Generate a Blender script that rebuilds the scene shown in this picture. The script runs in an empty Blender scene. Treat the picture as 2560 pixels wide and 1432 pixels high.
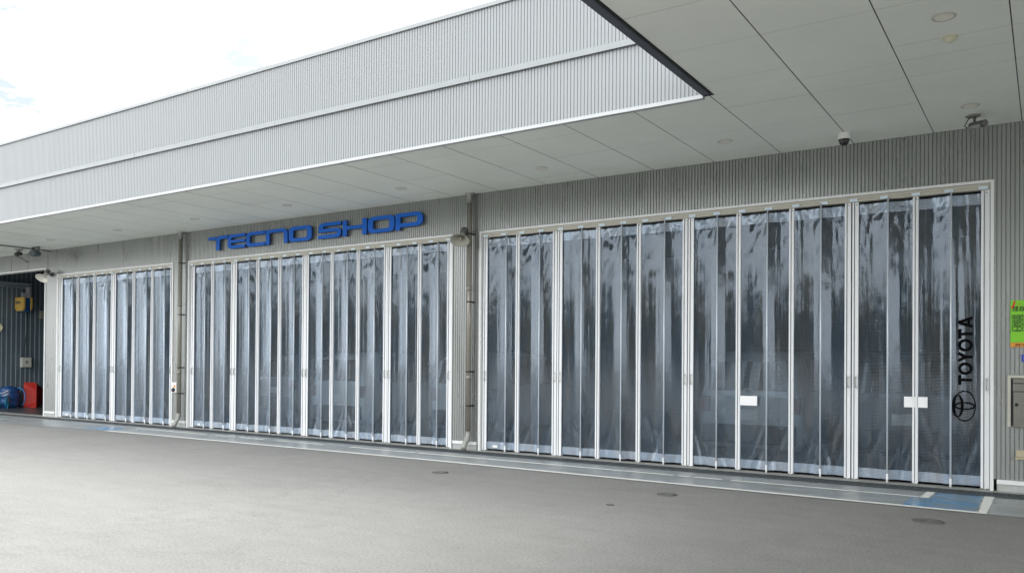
import bpy, bmesh, math, random
from mathutils import Vector, Matrix, noise
R = math.radians
random.seed(7)
sc = bpy.context.scene
col = sc.collection

# ------------------------------------------------------------------ camera
YAW, PITCH, ROLL, F, CY = 0.580288, 0.00921376, 0.00763172, 2044.3351, 891.644
cam_d = bpy.data.cameras.new("camera")
cam = bpy.data.objects.new("camera", cam_d)
col.objects.link(cam)
fw = Vector((-math.sin(YAW), math.cos(YAW), 0)); rt = Vector((math.cos(YAW), math.sin(YAW), 0)); up = Vector((0, 0, 1))
fw2 = fw * math.cos(PITCH) + up * math.sin(PITCH); up2 = -fw * math.sin(PITCH) + up * math.cos(PITCH)
r_ = rt * math.cos(ROLL) + up2 * math.sin(ROLL); u_ = -rt * math.sin(ROLL) + up2 * math.cos(ROLL)
m3 = Matrix((r_, u_, -fw2)).transposed()
cam.matrix_world = Matrix.Translation((0, -12.32084, 1.6)) @ m3.to_4x4()
cam_d.sensor_width = 36; cam_d.lens = F / 2560 * 36
cam_d.shift_y = (CY - 716) / 2560
cam_d.clip_start = 0.05; cam_d.clip_end = 1500
sc.camera = cam

# ------------------------------------------------------------------ world, sun, exposure
SUN_EL, SUN_AZ = R(72), R(12)          # sun high, just behind the building, seen through thin cloud
world = bpy.data.worlds.new("World"); sc.world = world; world.use_nodes = True
nt = world.node_tree; N = nt.nodes; L = nt.links
for n in list(N): N.remove(n)
wo = N.new("ShaderNodeOutputWorld"); bg = N.new("ShaderNodeBackground")
sky = N.new("ShaderNodeTexSky"); sky.sky_type = 'NISHITA'; sky.sun_disc = False
sky.sun_elevation = SUN_EL; sky.sun_rotation = SUN_AZ; sky.air_density = 1.0; sky.dust_density = 2.5
tc = N.new("ShaderNodeTexCoord"); mp = N.new("ShaderNodeMapping"); mp.inputs['Scale'].default_value = (1, 1, 3.2)
nz = N.new("ShaderNodeTexNoise"); nz.inputs['Scale'].default_value = 2.6; nz.inputs['Detail'].default_value = 7; nz.inputs['Roughness'].default_value = .6
rp = N.new("ShaderNodeValToRGB"); rp.color_ramp.elements[0].position = .32; rp.color_ramp.elements[1].position = .52
rp.color_ramp.elements[0].color = (.62, .62, .62, 1)
mx = N.new("ShaderNodeMix"); mx.data_type = 'RGBA'
mx.inputs['B'].default_value = (9.6, 9.8, 10.0, 1)
L.new(tc.outputs['Generated'], mp.inputs['Vector']); L.new(mp.outputs[0], nz.inputs['Vector']); L.new(nz.outputs[0], rp.inputs[0])
L.new(rp.outputs[0], mx.inputs['Factor']); L.new(sky.outputs[0], mx.inputs['A'])
# one stretch of the sky, low in the north-west, where the cloud is thin and pale blue shows through
dt = N.new("ShaderNodeVectorMath"); dt.operation = 'DOT_PRODUCT'; dt.inputs[1].default_value = (-.853, .447, .269); L.new(tc.outputs['Generated'], dt.inputs[0])
m_r = N.new("ShaderNodeMapRange"); m_r.interpolation_type = 'SMOOTHSTEP'; m_r.inputs[1].default_value = .86; m_r.inputs[2].default_value = .997; L.new(dt.outputs['Value'], m_r.inputs[0])
n2 = N.new("ShaderNodeTexNoise"); n2.inputs['Scale'].default_value = 9; n2.inputs['Detail'].default_value = 8; n2.inputs['Roughness'].default_value = .6; L.new(mp.outputs[0], n2.inputs['Vector'])
m_n = N.new("ShaderNodeMapRange"); m_n.inputs[1].default_value = .38; m_n.inputs[2].default_value = .60; L.new(n2.outputs[0], m_n.inputs[0])
mm_ = N.new("ShaderNodeMath"); mm_.operation = 'MULTIPLY'; L.new(m_r.outputs[0], mm_.inputs[0]); L.new(m_n.outputs[0], mm_.inputs[1])
mx2 = N.new("ShaderNodeMix"); mx2.data_type = 'RGBA'; mx2.inputs['B'].default_value = (2.42, 2.73, 2.9, 1)
L.new(mm_.outputs[0], mx2.inputs['Factor']); L.new(mx.outputs['Result'], mx2.inputs['A']); L.new(mx2.outputs['Result'], bg.inputs[0])
bg.inputs[1].default_value = 0.14
L.new(bg.outputs[0], wo.inputs[0])
sd = bpy.data.lights.new("sun", 'SUN'); sd.energy = 1.1; sd.angle = R(30); sd.color = (1.0, .975, .94)
sun = bpy.data.objects.new("sun", sd); col.objects.link(sun)
sv = Vector((math.sin(SUN_AZ) * math.cos(SUN_EL), math.cos(SUN_AZ) * math.cos(SUN_EL), math.sin(SUN_EL)))
sun.rotation_euler = sv.to_track_quat('Z', 'Y').to_euler(); sun.location = (0, -10, 30)
sc.view_settings.view_transform = 'Standard'; sc.view_settings.look = 'None'
sc.view_settings.exposure = 1.3; sc.view_settings.gamma = 1
sc.cycles.max_bounces = 10; sc.cycles.transparent_max_bounces = 24
sc.cycles.use_denoising = True

# ------------------------------------------------------------------ material helpers
MATS = {}
def s2l(c): return tuple(((x / 255) / 12.92 if x / 255 <= .04045 else ((x / 255 + .055) / 1.055) ** 2.4) for x in c)
def mat(name, colr, rough=.5, metal=0., spec=.5, var=0., vscale=4., bump=0., bscale=60., stretch=(1, 1, 1), coat=0., rvar=0.):
    if name in MATS: return MATS[name]
    m = bpy.data.materials.new(name); m.use_nodes = True; t = m.node_tree; n = t.nodes; l = t.links
    b = n['Principled BSDF']
    b.inputs['Base Color'].default_value = (*colr, 1); b.inputs['Roughness'].default_value = rough
    b.inputs['Metallic'].default_value = metal; b.inputs['Specular IOR Level'].default_value = spec
    if coat: b.inputs['Coat Weight'].default_value = coat
    g = n.new('ShaderNodeTexCoord'); mpn = n.new('ShaderNodeMapping'); mpn.inputs['Scale'].default_value = stretch
    l.new(g.outputs['Object'], mpn.inputs[0])
    if var or rvar:
        x = n.new('ShaderNodeTexNoise'); x.inputs['Scale'].default_value = vscale; x.inputs['Detail'].default_value = 6
        x.inputs['Roughness'].default_value = .62
        l.new(mpn.outputs[0], x.inputs['Vector'])
        if var:
            mr = n.new('ShaderNodeMapRange'); mr.inputs[1].default_value = .3; mr.inputs[2].default_value = .7
            mr.inputs[3].default_value = 1 - var; mr.inputs[4].default_value = 1 + var * .6
            l.new(x.outputs[0], mr.inputs[0])
            mm = n.new('ShaderNodeVectorMath'); mm.operation = 'SCALE'; mm.inputs[0].default_value = colr
            l.new(mr.outputs[0], mm.inputs['Scale']); l.new(mm.outputs[0], b.inputs['Base Color'])
        if rvar:
            mr2 = n.new('ShaderNodeMapRange'); mr2.inputs[1].default_value = .3; mr2.inputs[2].default_value = .7
            mr2.inputs[3].default_value = max(0, rough - rvar); mr2.inputs[4].default_value = rough + rvar
            l.new(x.outputs[0], mr2.inputs[0]); l.new(mr2.outputs[0], b.inputs['Roughness'])
    if bump:
        y = n.new('ShaderNodeTexNoise'); y.inputs['Scale'].default_value = bscale; y.inputs['Detail'].default_value = 4
        l.new(mpn.outputs[0], y.inputs['Vector'])
        bp = n.new('ShaderNodeBump'); bp.inputs['Strength'].default_value = bump; bp.inputs['Distance'].default_value = .01
        l.new(y.outputs[0], bp.inputs['Height']); l.new(bp.outputs[0], b.inputs['Normal'])
    MATS[name] = m
    return m

M_fasc = mat('fascia_cladding', (.28, .295, .297), .42, .25, .5, var=.05, vscale=1.6, stretch=(2.2, 1, .25), rvar=.07)
M_clad = mat('silver_cladding', (.325, .338, .325), .30, .45, .5, var=.07, vscale=1.6, stretch=(2.2, 1, .25), rvar=.07)
M_clad_dk = mat('groove_shadow', (.10, .105, .105), .6, .3)
M_trim = mat('white_trim', (.78, .79, .78), .35, .0, var=.06, vscale=3, stretch=(1, 1, .3))
M_cream = mat('cream_rail', (.52, .50, .43), .45, 0, var=.10, vscale=5)
M_clip = mat('white_clip', (.66, .78, .86), .3)
M_alu = mat('white_aluminium', (.88, .89, .90), .28, .0, var=.05, vscale=6, stretch=(1, 1, .2))
M_pole = mat('grey_pole', (.60, .66, .72), .25, .15)
M_grooveshade = mat('groove_shade_grey', (.10, .12, .15), .6)  # dark tone painting the shade in the post and stile grooves
M_dark = mat('black_metal', (.015, .016, .018), .4)
M_seam = mat('dark_joint', (.03, .032, .03), .8)
M_plinth = mat('concrete_plinth', (.42, .44, .42), .8, var=.15, vscale=8, bump=.2)
M_soffit = mat('soffit_panel', (.84, .87, .81), .55, var=.045, vscale=.9, rvar=.08)
M_capt = mat('canopy_edge_grey', (.07, .08, .10), .5, var=.08)
M_steel = mat('grey_steel_cabinet', (.20, .20, .17), .38, .5, var=.12, vscale=9)
M_pipe = mat('pvc_downpipe', (.25, .24, .205), .24, .15, var=.12, vscale=3, stretch=(1, 1, .3))
M_collar = mat('galvanised_collar', (.33, .34, .32), .4, .6, var=.1)
M_blue = mat('blue_sign_face', (.008, .13, .58), .5, 0, .25, var=.04)
M_bdark = mat('blue_sign_return', (.008, .05, .20), .6)
M_horn = mat('horn_grey', (.34, .33, .28), .45, var=.1, vscale=14)
M_horn_w = mat('horn_cream', (.72, .71, .64), .4, var=.08, vscale=14)
M_hornbody = mat('horn_driver_grey', (.10, .10, .095), .5)
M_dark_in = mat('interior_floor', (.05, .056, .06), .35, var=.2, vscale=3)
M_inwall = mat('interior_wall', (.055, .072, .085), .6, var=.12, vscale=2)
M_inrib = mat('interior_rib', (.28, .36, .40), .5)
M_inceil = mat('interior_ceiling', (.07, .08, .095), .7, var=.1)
M_black = mat('black_decal', (.004, .004, .005), .9, 0, .08)
M_red = mat('red_plastic', (.45, .03, .02), .4, var=.12, vscale=8)
M_bluepl = mat('blue_plastic', (.015, .075, .22), .35, var=.15, vscale=8)
M_cyan = mat('cyan_plastic', (.04, .32, .55), .35, var=.1, vscale=8)
M_yellow = mat('yellow_panel', (.66, .44, .10), .45, var=.06, vscale=8)
M_white = mat('white_plastic', (.80, .80, .78), .35, var=.04)
M_blank = mat('blank_white', (.93, .93, .93), .6)
M_orange = mat('orange_sticker', (.75, .32, .04), .5)
M_green = mat('lime_sign', (.21, .60, .02), .35, var=.03)
M_signblue = mat('sign_blue', (.006, .045, .42), .35)
M_beige = mat('beige_cover', (.46, .40, .27), .45, var=.12, vscale=12)
M_rubber = mat('tyre_rubber', (.02, .02, .02), .8)
M_glass = mat('car_glass', (.02, .025, .03), .05, 0, 1.0)
M_carw = mat('white_car_paint', (.80, .82, .84), .2, 0, .5, coat=.6)
M_carb = mat('dark_car_paint', (.06, .075, .09), .25, .3, .5, coat=.6)
M_cars = mat('silver_car_paint', (.34, .37, .40), .25, .4, .5, coat=.6)
M_redlamp = mat('tail_lamp_red', (.16, .015, .015), .15, coat=.5)
M_chrome = mat('chrome', (.85, .86, .88), .12, 1.0)
M_iron = mat('cast_iron_cover', (.13, .13, .125), .6, .2, var=.3, vscale=30)

# ground materials -------------------------------------------------
def asphalt():
    m = bpy.data.materials.new('asphalt'); m.use_nodes = True; t = m.node_tree; n = t.nodes; l = t.links; b = n['Principled BSDF']
    g = n.new('ShaderNodeTexCoord')
    def nse(s, d=5, r=.6):
        x = n.new('ShaderNodeTexNoise'); x.inputs['Scale'].default_value = s; x.inputs['Detail'].default_value = d; x.inputs['Roughness'].default_value = r
        l.new(g.outputs['Object'], x.inputs['Vector']); return x
    big, mid, fine = nse(.35), nse(3.2), nse(40, 10, .85)
    vor = n.new('ShaderNodeTexVoronoi'); vor.inputs['Scale'].default_value = 85; l.new(g.outputs['Object'], vor.inputs['Vector'])
    r1 = n.new('ShaderNodeValToRGB'); r1.color_ramp.elements[0].position = .3; r1.color_ramp.elements[1].position = .72
    r1.color_ramp.elements[0].color = (.095, .094, .090, 1); r1.color_ramp.elements[1].color = (.355, .348, .328, 1)
    l.new(fine.outputs[0], r1.inputs[0])
    def scale(inp, src, lo, hi, a=.3, c=.7):
        mr = n.new('ShaderNodeMapRange'); mr.inputs[1].default_value = a; mr.inputs[2].default_value = c; mr.inputs[3].default_value = lo; mr.inputs[4].default_value = hi
        l.new(src, mr.inputs[0]); v = n.new('ShaderNodeVectorMath'); v.operation = 'SCALE'; l.new(inp, v.inputs[0]); l.new(mr.outputs[0], v.inputs['Scale']); return v.outputs[0]
    c = scale(r1.outputs[0], big.outputs[0], .92, 1.06); c = scale(c, mid.outputs[0], .95, 1.05)
    ms = n.new('ShaderNodeMapping'); ms.inputs['Scale'].default_value = (.35, 2.6, 1); ms.inputs['Rotation'].default_value = (0, 0, .12); l.new(g.outputs['Object'], ms.inputs[0])
    sc2 = n.new('ShaderNodeTexNoise'); sc2.inputs['Scale'].default_value = 1.7; sc2.inputs['Detail'].default_value = 9; sc2.inputs['Roughness'].default_value = .7; l.new(ms.outputs[0], sc2.inputs['Vector'])
    c = scale(c, sc2.outputs[0], .96, 1.02, .36, .56)
    mc = n.new('ShaderNodeVectorMath'); mc.operation = 'ADD'; wn = nse(1.1, 6, .65); l.new(g.outputs['Object'], mc.inputs[0]); l.new(wn.outputs['Color'], mc.inputs[1])
    cr = n.new('ShaderNodeTexVoronoi'); cr.feature = 'DISTANCE_TO_EDGE'; cr.inputs['Scale'].default_value = .22; l.new(mc.outputs[0], cr.inputs['Vector'])
    c = scale(c, cr.outputs['Distance'], .88, 1.0, .0, .004)
    # pale stones scattered in the wearing course
    rs = n.new('ShaderNodeValToRGB'); rs.color_ramp.elements[0].position = .0; rs.color_ramp.elements[1].position = .16
    rs.color_ramp.elements[0].color = (1, 1, 1, 1); rs.color_ramp.elements[1].color = (0, 0, 0, 1)
    l.new(vor.outputs['Distance'], rs.inputs[0])
    mx = n.new('ShaderNodeMix'); mx.data_type = 'RGBA'; mx.inputs['B'].default_value = (.42, .42, .40, 1)
    fm = n.new('ShaderNodeMath'); fm.operation = 'MULTIPLY'; fm.inputs[1].default_value = .55
    l.new(rs.outputs[0], fm.inputs[0]); l.new(fm.outputs[0], mx.inputs['Factor']); l.new(c, mx.inputs['A']); l.new(mx.outputs['Result'], b.inputs['Base Color'])
    b.inputs['Roughness'].default_value = .82; b.inputs['Specular IOR Level'].default_value = .35
    bp = n.new('ShaderNodeBump'); bp.inputs['Strength'].default_value = .6; bp.inputs['Distance'].default_value = .006
    l.new(fine.outputs[0], bp.inputs['Height']); l.new(bp.outputs[0], b.inputs['Normal'])
    return m
M_asphalt = asphalt()

def apron_mat(name, base, worn, thr=.58, scale=1.6, rough=.30):
    m = bpy.data.materials.new(name); m.use_nodes = True; t = m.node_tree; n = t.nodes; l = t.links; b = n['Principled BSDF']
    g = n.new('ShaderNodeTexCoord'); mp_ = n.new('ShaderNodeMapping'); mp_.inputs['Scale'].default_value = (.55, 1.3, 1)
    l.new(g.outputs['Object'], mp_.inputs[0])
    x = n.new('ShaderNodeTexNoise'); x.inputs['Scale'].default_value = scale; x.inputs['Detail'].default_value = 8; x.inputs['Roughness'].default_value = .68
    l.new(mp_.outputs[0], x.inputs['Vector'])
    r = n.new('ShaderNodeValToRGB'); r.color_ramp.elements[0].position = thr - .07; r.color_ramp.elements[1].position = thr + .07
    r.color_ramp.elements[0].color = (*base, 1); r.color_ramp.elements[1].color = (*worn, 1)
    l.new(x.outputs[0], r.inputs[0]); l.new(r.outputs[0], b.inputs['Base Color'])
    mr = n.new('ShaderNodeMapRange'); mr.inputs[1].default_value = .35; mr.inputs[2].default_value = .7; mr.inputs[3].default_value = rough - .1; mr.inputs[4].default_value = rough + .2
    l.new(x.outputs[0], mr.inputs[0]); l.new(mr.outputs[0], b.inputs['Roughness'])
    f = n.new('ShaderNodeTexNoise'); f.inputs['Scale'].default_value = 45; l.new(g.outputs['Object'], f.inputs['Vector'])
    bp = n.new('ShaderNodeBump'); bp.inputs['Strength'].default_value = .12; bp.inputs['Distance'].default_value = .003
    l.new(f.outputs[0], bp.inputs['Height']); l.new(bp.outputs[0], b.inputs['Normal'])
    return m
M_apron = apron_mat('grey_epoxy_paint', (.285, .305, .308), (.23, .24, .235), rough=.34)
M_bluepaint = apron_mat('worn_blue_paint', (.06, .225, .42), (.235, .27, .285), thr=.52, scale=2.4)
M_line = apron_mat('worn_white_line', (.82, .82, .77), (.45, .46, .44), thr=.66, scale=5, rough=.6)
M_sill = mat('concrete_sill', (.34, .34, .31), .7, var=.2, vscale=5, bump=.2)

# curtain ----------------------------------------------------------
def curtain_mat(name, haze, tcol, fill=0., pitch=.0195):
    m = bpy.data.materials.new(name); m.use_nodes = True; t = m.node_tree; n = t.nodes; l = t.links
    n.remove(n['Principled BSDF']); out = n['Material Output']
    g = n.new('ShaderNodeTexCoord'); sp = n.new('ShaderNodeSeparateXYZ'); l.new(g.outputs['Object'], sp.inputs[0])
    def line(src, w):
        a = n.new('ShaderNodeMath'); a.operation = 'DIVIDE'; a.inputs[1].default_value = pitch; l.new(src, a.inputs[0])
        fr = n.new('ShaderNodeMath'); fr.operation = 'FRACT'; l.new(a.outputs[0], fr.inputs[0])
        c = n.new('ShaderNodeMath'); c.operation = 'LESS_THAN'; c.inputs[1].default_value = w; l.new(fr.outputs[0], c.inputs[0]); return c.outputs[0]
    mxm = n.new('ShaderNodeMath'); mxm.operation = 'MAXIMUM'
    l.new(line(sp.outputs['X'], .11), mxm.inputs[0]); l.new(line(sp.outputs['Z'], .17), mxm.inputs[1])
    # crinkled film normal
    mp_ = n.new('ShaderNodeMapping'); mp_.inputs['Scale'].default_value = (9, 9, 1.1); l.new(g.outputs['Object'], mp_.inputs[0])
    x = n.new('ShaderNodeTexNoise'); x.inputs['Scale'].default_value = 2.2; x.inputs['Detail'].default_value = 5; x.inputs['Roughness'].default_value = .55; l.new(mp_.outputs[0], x.inputs['Vector'])
    x2 = n.new('ShaderNodeTexNoise'); x2.inputs['Scale'].default_value = 26; x2.inputs['Detail'].default_value = 3; l.new(g.outputs['Object'], x2.inputs['Vector'])
    ad = n.new('ShaderNodeMath'); ad.operation = 'MULTIPLY_ADD'; ad.inputs[1].default_value = .12; l.new(x2.outputs[0], ad.inputs[0]); l.new(x.outputs[0], ad.inputs[2])
    bp = n.new('ShaderNodeBump'); bp.inputs['Strength'].default_value = .35; bp.inputs['Distance'].default_value = .010; l.new(ad.outputs[0], bp.inputs['Height'])
    # film: clear, glossy, slightly milky
    tr = n.new('ShaderNodeBsdfTransparent'); tr.inputs[0].default_value = (.60, .68, .74, 1)
    df = n.new('ShaderNodeBsdfDiffuse'); df.inputs[0].default_value = (*haze, 1); l.new(bp.outputs[0], df.inputs['Normal'])
    lw = n.new('ShaderNodeLayerWeight'); lw.inputs[0].default_value = .5      # a milky film looks denser the more obliquely one looks through it
    f2 = n.new('ShaderNodeMath'); f2.operation = 'POWER'; f2.inputs[1].default_value = 2.0; l.new(lw.outputs['Facing'], f2.inputs[0])
    f3 = n.new('ShaderNodeMath'); f3.operation = 'MULTIPLY_ADD'; f3.inputs[1].default_value = .75; f3.inputs[2].default_value = .010 + fill; f3.use_clamp = True; l.new(f2.outputs[0], f3.inputs[0])
    m1 = n.new('ShaderNodeMixShader'); l.new(f3.outputs[0], m1.inputs[0]); l.new(tr.outputs[0], m1.inputs[1]); l.new(df.outputs[0], m1.inputs[2])
    # threads
    th = n.new('ShaderNodeBsdfDiffuse')
    mp3 = n.new('ShaderNodeMapping'); mp3.inputs['Scale'].default_value = (3.2, 3.2, .55); l.new(g.outputs['Object'], mp3.inputs[0])
    x3 = n.new('ShaderNodeTexNoise'); x3.inputs['Scale'].default_value = 1.3; x3.inputs['Detail'].default_value = 2; x3.inputs['Distortion'].default_value = 1.2; l.new(mp3.outputs[0], x3.inputs['Vector'])
    rc = n.new('ShaderNodeValToRGB'); rc.color_ramp.elements[0].position = .36; rc.color_ramp.elements[1].position = .64
    rc.color_ramp.elements[0].color = (tcol[0] * 1.1, tcol[1] * 1.0, tcol[2] * .93, 1); rc.color_ramp.elements[1].color = (tcol[0] * .75, tcol[1] * .93, tcol[2] * 1.15, 1)
    l.new(x3.outputs[0], rc.inputs[0]); l.new(rc.outputs[0], th.inputs[0])
    m2 = n.new('ShaderNodeMixShader'); l.new(mxm.outputs[0], m2.inputs[0]); l.new(m1.outputs[0], m2.inputs[1]); l.new(th.outputs[0], m2.inputs[2])
    # gloss on top of everything
    gl = n.new('ShaderNodeBsdfGlossy'); gl.inputs['Roughness'].default_value = .10; gl.inputs[0].default_value = (.77, .88, 1, 1); l.new(bp.outputs[0], gl.inputs['Normal'])
    fr = n.new('ShaderNodeFresnel'); fr.inputs['IOR'].default_value = 1.62; l.new(bp.outputs[0], fr.inputs['Normal'])
    sc_ = n.new('ShaderNodeMath'); sc_.operation = 'MULTIPLY'; sc_.inputs[1].default_value = 1.6; sc_.use_clamp = True; l.new(fr.outputs[0], sc_.inputs[0])
    inv = n.new('ShaderNodeMath'); inv.operation = 'MULTIPLY_ADD'; inv.inputs[1].default_value = -.65; inv.inputs[2].default_value = 1; l.new(mxm.outputs[0], inv.inputs[0])
    pr_ = n.new('ShaderNodeMath'); pr_.operation = 'MULTIPLY'; l.new(sc_.outputs[0], pr_.inputs[0]); l.new(inv.outputs[0], pr_.inputs[1])
    m3_ = n.new('ShaderNodeMixShader'); l.new(pr_.outputs[0], m3_.inputs[0]); l.new(m2.outputs[0], m3_.inputs[1]); l.new(gl.outputs[0], m3_.inputs[2])
    l.new(m3_.outputs[0], out.inputs[0])
    return m
M_curt = curtain_mat('clear_mesh_curtain', (.50, .59, .70), (.135, .158, .175))
M_band = curtain_mat('doubled_curtain_hem', (.62, .69, .78), (.44, .50, .56), fill=.36)

# ------------------------------------------------------------------ object helpers
def tag(o, label=None, cat=None, group=None, kind=None):
    if label: o['label'] = label
    if cat: o['category'] = cat
    if group: o['group'] = group
    if kind: o['kind'] = kind
    return o
def empty(name, loc, label=None, cat=None, group=None, rz=0):
    o = bpy.data.objects.new(name, None); col.objects.link(o); o.location = loc; o.rotation_euler.z = rz; o.empty_display_size = .2
    return tag(o, label, cat, group)
class MB:
    def __init__(s, org=(0, 0, 0)): s.bm = bmesh.new(); s.o = Vector(org)
    def box(s, x0, x1, y0, y1, z0, z1, bev=0):
        v = [s.bm.verts.new((x, y, z)) for x in (x0, x1) for y in (y0, y1) for z in (z0, z1)]
        fs = [(0, 1, 3, 2), (4, 6, 7, 5), (0, 4, 5, 1), (2, 3, 7, 6), (0, 2, 6, 4), (1, 5, 7, 3)]
        f = [s.bm.faces.new([v[i] for i in q]) for q in fs]
        if bev:
            es = list({e for q in f for e in q.edges})
            bmesh.ops.bevel(s.bm, geom=es, offset=bev, segments=2, affect='EDGES', profile=.7)
        return s
    def quad(s, *p):
        s.bm.faces.new([s.bm.verts.new(q) for q in p]); return s
    def tube(s, pts, r, n=12, cap=True, smooth=True):
        pts = [Vector(p) for p in pts]; rs = r if isinstance(r, (list, tuple)) else [r] * len(pts)
        rings = []; prev = None
        for i, p in enumerate(pts):
            d = (pts[min(i + 1, len(pts) - 1)] - pts[max(i - 1, 0)]).normalized()
            a = prev if prev is not None else (Vector((0, 0, 1)) if abs(d.z) < .9 else Vector((1, 0, 0)))
            x = (a - d * a.dot(d)).normalized(); y = d.cross(x); prev = x
            rings.append([s.bm.verts.new(p + (x * math.cos(2 * math.pi * k / n) + y * math.sin(2 * math.pi * k / n)) * rs[i]) for k in range(n)])
        for a, b in zip(rings, rings[1:]):
            for k in range(n):
                f = s.bm.faces.new((a[k], a[(k + 1) % n], b[(k + 1) % n], b[k])); f.smooth = smooth
        if cap: s.bm.faces.new(rings[0][::-1]); s.bm.faces.new(rings[-1])
        return s
    def lathe(s, prof, n=24, M=Matrix.Identity(4), smooth=True, sx=1, sy=1):
        rings = []
        for r, z in prof:
            if r < 1e-6: rings.append([s.bm.verts.new(M @ Vector((0, 0, z)))])
            else: rings.append([s.bm.verts.new(M @ Vector((r * sx * math.cos(2 * math.pi * k / n), r * sy * math.sin(2 * math.pi * k / n), z))) for k in range(n)])
        for a, b in zip(rings, rings[1:]):
            for k in range(n):
                k2 = (k + 1) % n
                if len(a) == 1 and len(b) == 1: continue
                if len(a) == 1: f = s.bm.faces.new((a[0], b[k2], b[k]))
                elif len(b) == 1: f = s.bm.faces.new((a[k], a[k2], b[0]))
                else: f = s.bm.faces.new((a[k], a[k2], b[k2], b[k]))
                f.smooth = smooth
        return s
    def build(s, name, m, parent=None, rec=True, local=False):
        if rec: bmesh.ops.recalc_face_normals(s.bm, faces=s.bm.faces)
        me = bpy.data.meshes.new(name); s.bm.to_mesh(me); s.bm.free(); me.materials.append(m)
        o = bpy.data.objects.new(name, me); col.objects.link(o)
        if parent:
            o.parent = parent
            if not local:      # geometry was written in world coordinates; put origin with the parent
                w = parent_world(parent)
                me.transform(w.inverted())
        return o
def parent_world(o):
    m = Matrix.Translation(o.location) @ o.rotation_euler.to_matrix().to_4x4()
    return parent_world(o.parent) @ m if o.parent else m

# ------------------------------------------------------------------ the ground
ZS, ZH = 4.763, 4.045     # soffit height, top of the door frames
FY = -3.12                # fascia plane
g = MB()
g.quad((-300, -300, 0), (300, -300, 0), (300, 300, 0), (-300, 300, 0))
gr = g.build('ground', M_asphalt); tag(gr, kind='structure')
def ay(x):                # outer edge of the painted apron
    return -1.99 + .24 * min(1, max(0, (-x - 1) / 8)) if x > -19 else -1.75 - .22 * min(1, (-x - 19) / 4)
a = MB(); xs = [6, 3, 0] + [-.5 - .5 * i for i in range(80)]
for x0, x1 in zip(xs, xs[1:]):
    a.quad((x1, -.55, .004), (x0, -.55, .004), (x0, ay(x0), .004), (x1, ay(x1), .004))
tag(a.build('pavement', M_apron), kind='structure')
l_ = MB()
def seg(x0, x1, y0, y1): l_.quad((x0, y0, .008), (x1, y0, .008), (x1, y1, .008), (x0, y1, .008))
xs = [-.6 - .5 * i for i in range(36)]
for x0, x1 in zip(xs, xs[1:]):
    l_.quad((x1, ay(x1) + .11, .008), (x0, ay(x0) + .11, .008), (x0, ay(x0) + .004, .008), (x1, ay(x1) + .004, .008))
for x0, x1 in [(-3.7, -1.33), (-4.25, -3.83), (-4.48, -4.30), (-9.4, -4.56), (-11.1, -9.5), (-13.2, -11.8), (-14.4, -13.6), (-15.2, -14.7), (-18.25, -15.5)]:
    l_.quad((x0, -1.15 + .012 * (-x0), .008), (x1, -1.15 + .012 * (-x1), .008), (x1, -1.065 + .012 * (-x1), .008), (x0, -1.065 + .012 * (-x0), .008))
l_.quad((-1.32, -1.14, .008), (-1.22, -1.14, .008), (-1.20, -.57, .008), (-1.30, -.57, .008))
l_.quad((-.64, -1.985, .0085), (-.56, -1.985, .0085), (-.55, -.57, .0085), (-.66, -.57, .0085))
tag(l_.build('road_marking', M_line), kind='structure')
bl = MB(); bl.quad((-1.19, -.57, .0065), (-.67, -.57, .0065), (-.67, -1.88, .0065), (-1.42, -1.88, .0065), (-1.42, -1.17, .0065), (-1.19, -1.17, .0065))
bl.quad((-19.3, -1.15, .0065), (-18.3, -1.0, .0065), (-18.2, -1.62, .0065), (-19.3, -1.62, .0065))
tag(bl.build('blue_road_marking', M_bluepaint), kind='structure')
s_ = MB(); s_.box(-40, 8, -.27, .16, -.1, .012)
tag(s_.build('concrete_path', M_sill), kind='structure')
# trench drain with a real grating
dr = empty('trench_drain', (-10, -.41, 0), 'long narrow dark steel grating let into the ground along the foot of all the doors', 'drain')
ch = MB(); ch.quad((-40, -.55, .006), (8, -.55, .006), (8, -.27, .006), (-40, -.27, .006)); ch.build('channel', M_dark, dr)
gb = MB()
x = -26.0
while x < 3:
    gb.box(x, x + .008, -.54, -.28, .008, .022); x += .055
for y in (-.545, -.475, -.41, -.345, -.28): gb.box(-26, 3, y - .004, y + .004, .008, .025)
gb.build('grating', mat('grating_steel', (.07, .08, .085), .5, .6), dr)
for i, (x, y, r, lb) in enumerate([(-7.48, -2.82, .118, 'round iron cover in the asphalt, farthest left of the three large ones'),
                                   (-3.95, -2.77, .118, 'round iron cover in the asphalt, middle one of the three large ones'),
                                   (-1.04, -2.81, .145, 'round dark patterned iron cover in the asphalt below the blue painted patch'),
                                   (-4.19, -3.86, .038, 'tiny round dark valve cap set in the open asphalt')]):
    e = empty('manhole_cover', (x, y, 0), lb, 'manhole cover', 'covers set in the asphalt')
    rm = MB(); rm.lathe([(r + .008, .003), (r + .008, .007), (r + .004, .009), (r + .004, .004)], 40, Matrix.Translation((x, y, 0))); rm.build('rim', mat('cover_rim', (.13, .13, .12), .6, .3), e)
    lid = MB(); T = Matrix.Translation((x, y, 0))
    lid.lathe([(0, .006), (r, .006), (r, .003)], 40, T)
    if r > .1:
        for q in (.25, .5, .75): lid.lathe([(r * q - .006, .006), (r * q - .004, .012), (r * q + .004, .012), (r * q + .006, .006)], 36, T)
        for k in range(12):
            an = k * math.pi / 6; c, s = math.cos(an), math.sin(an)
            lid.tube([(x + c * r * .28, y + s * r * .28, .008), (x + c * r * .95, y + s * r * .95, .008)], .005, 5)
    lid.build('lid', M_iron, e)

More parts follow.
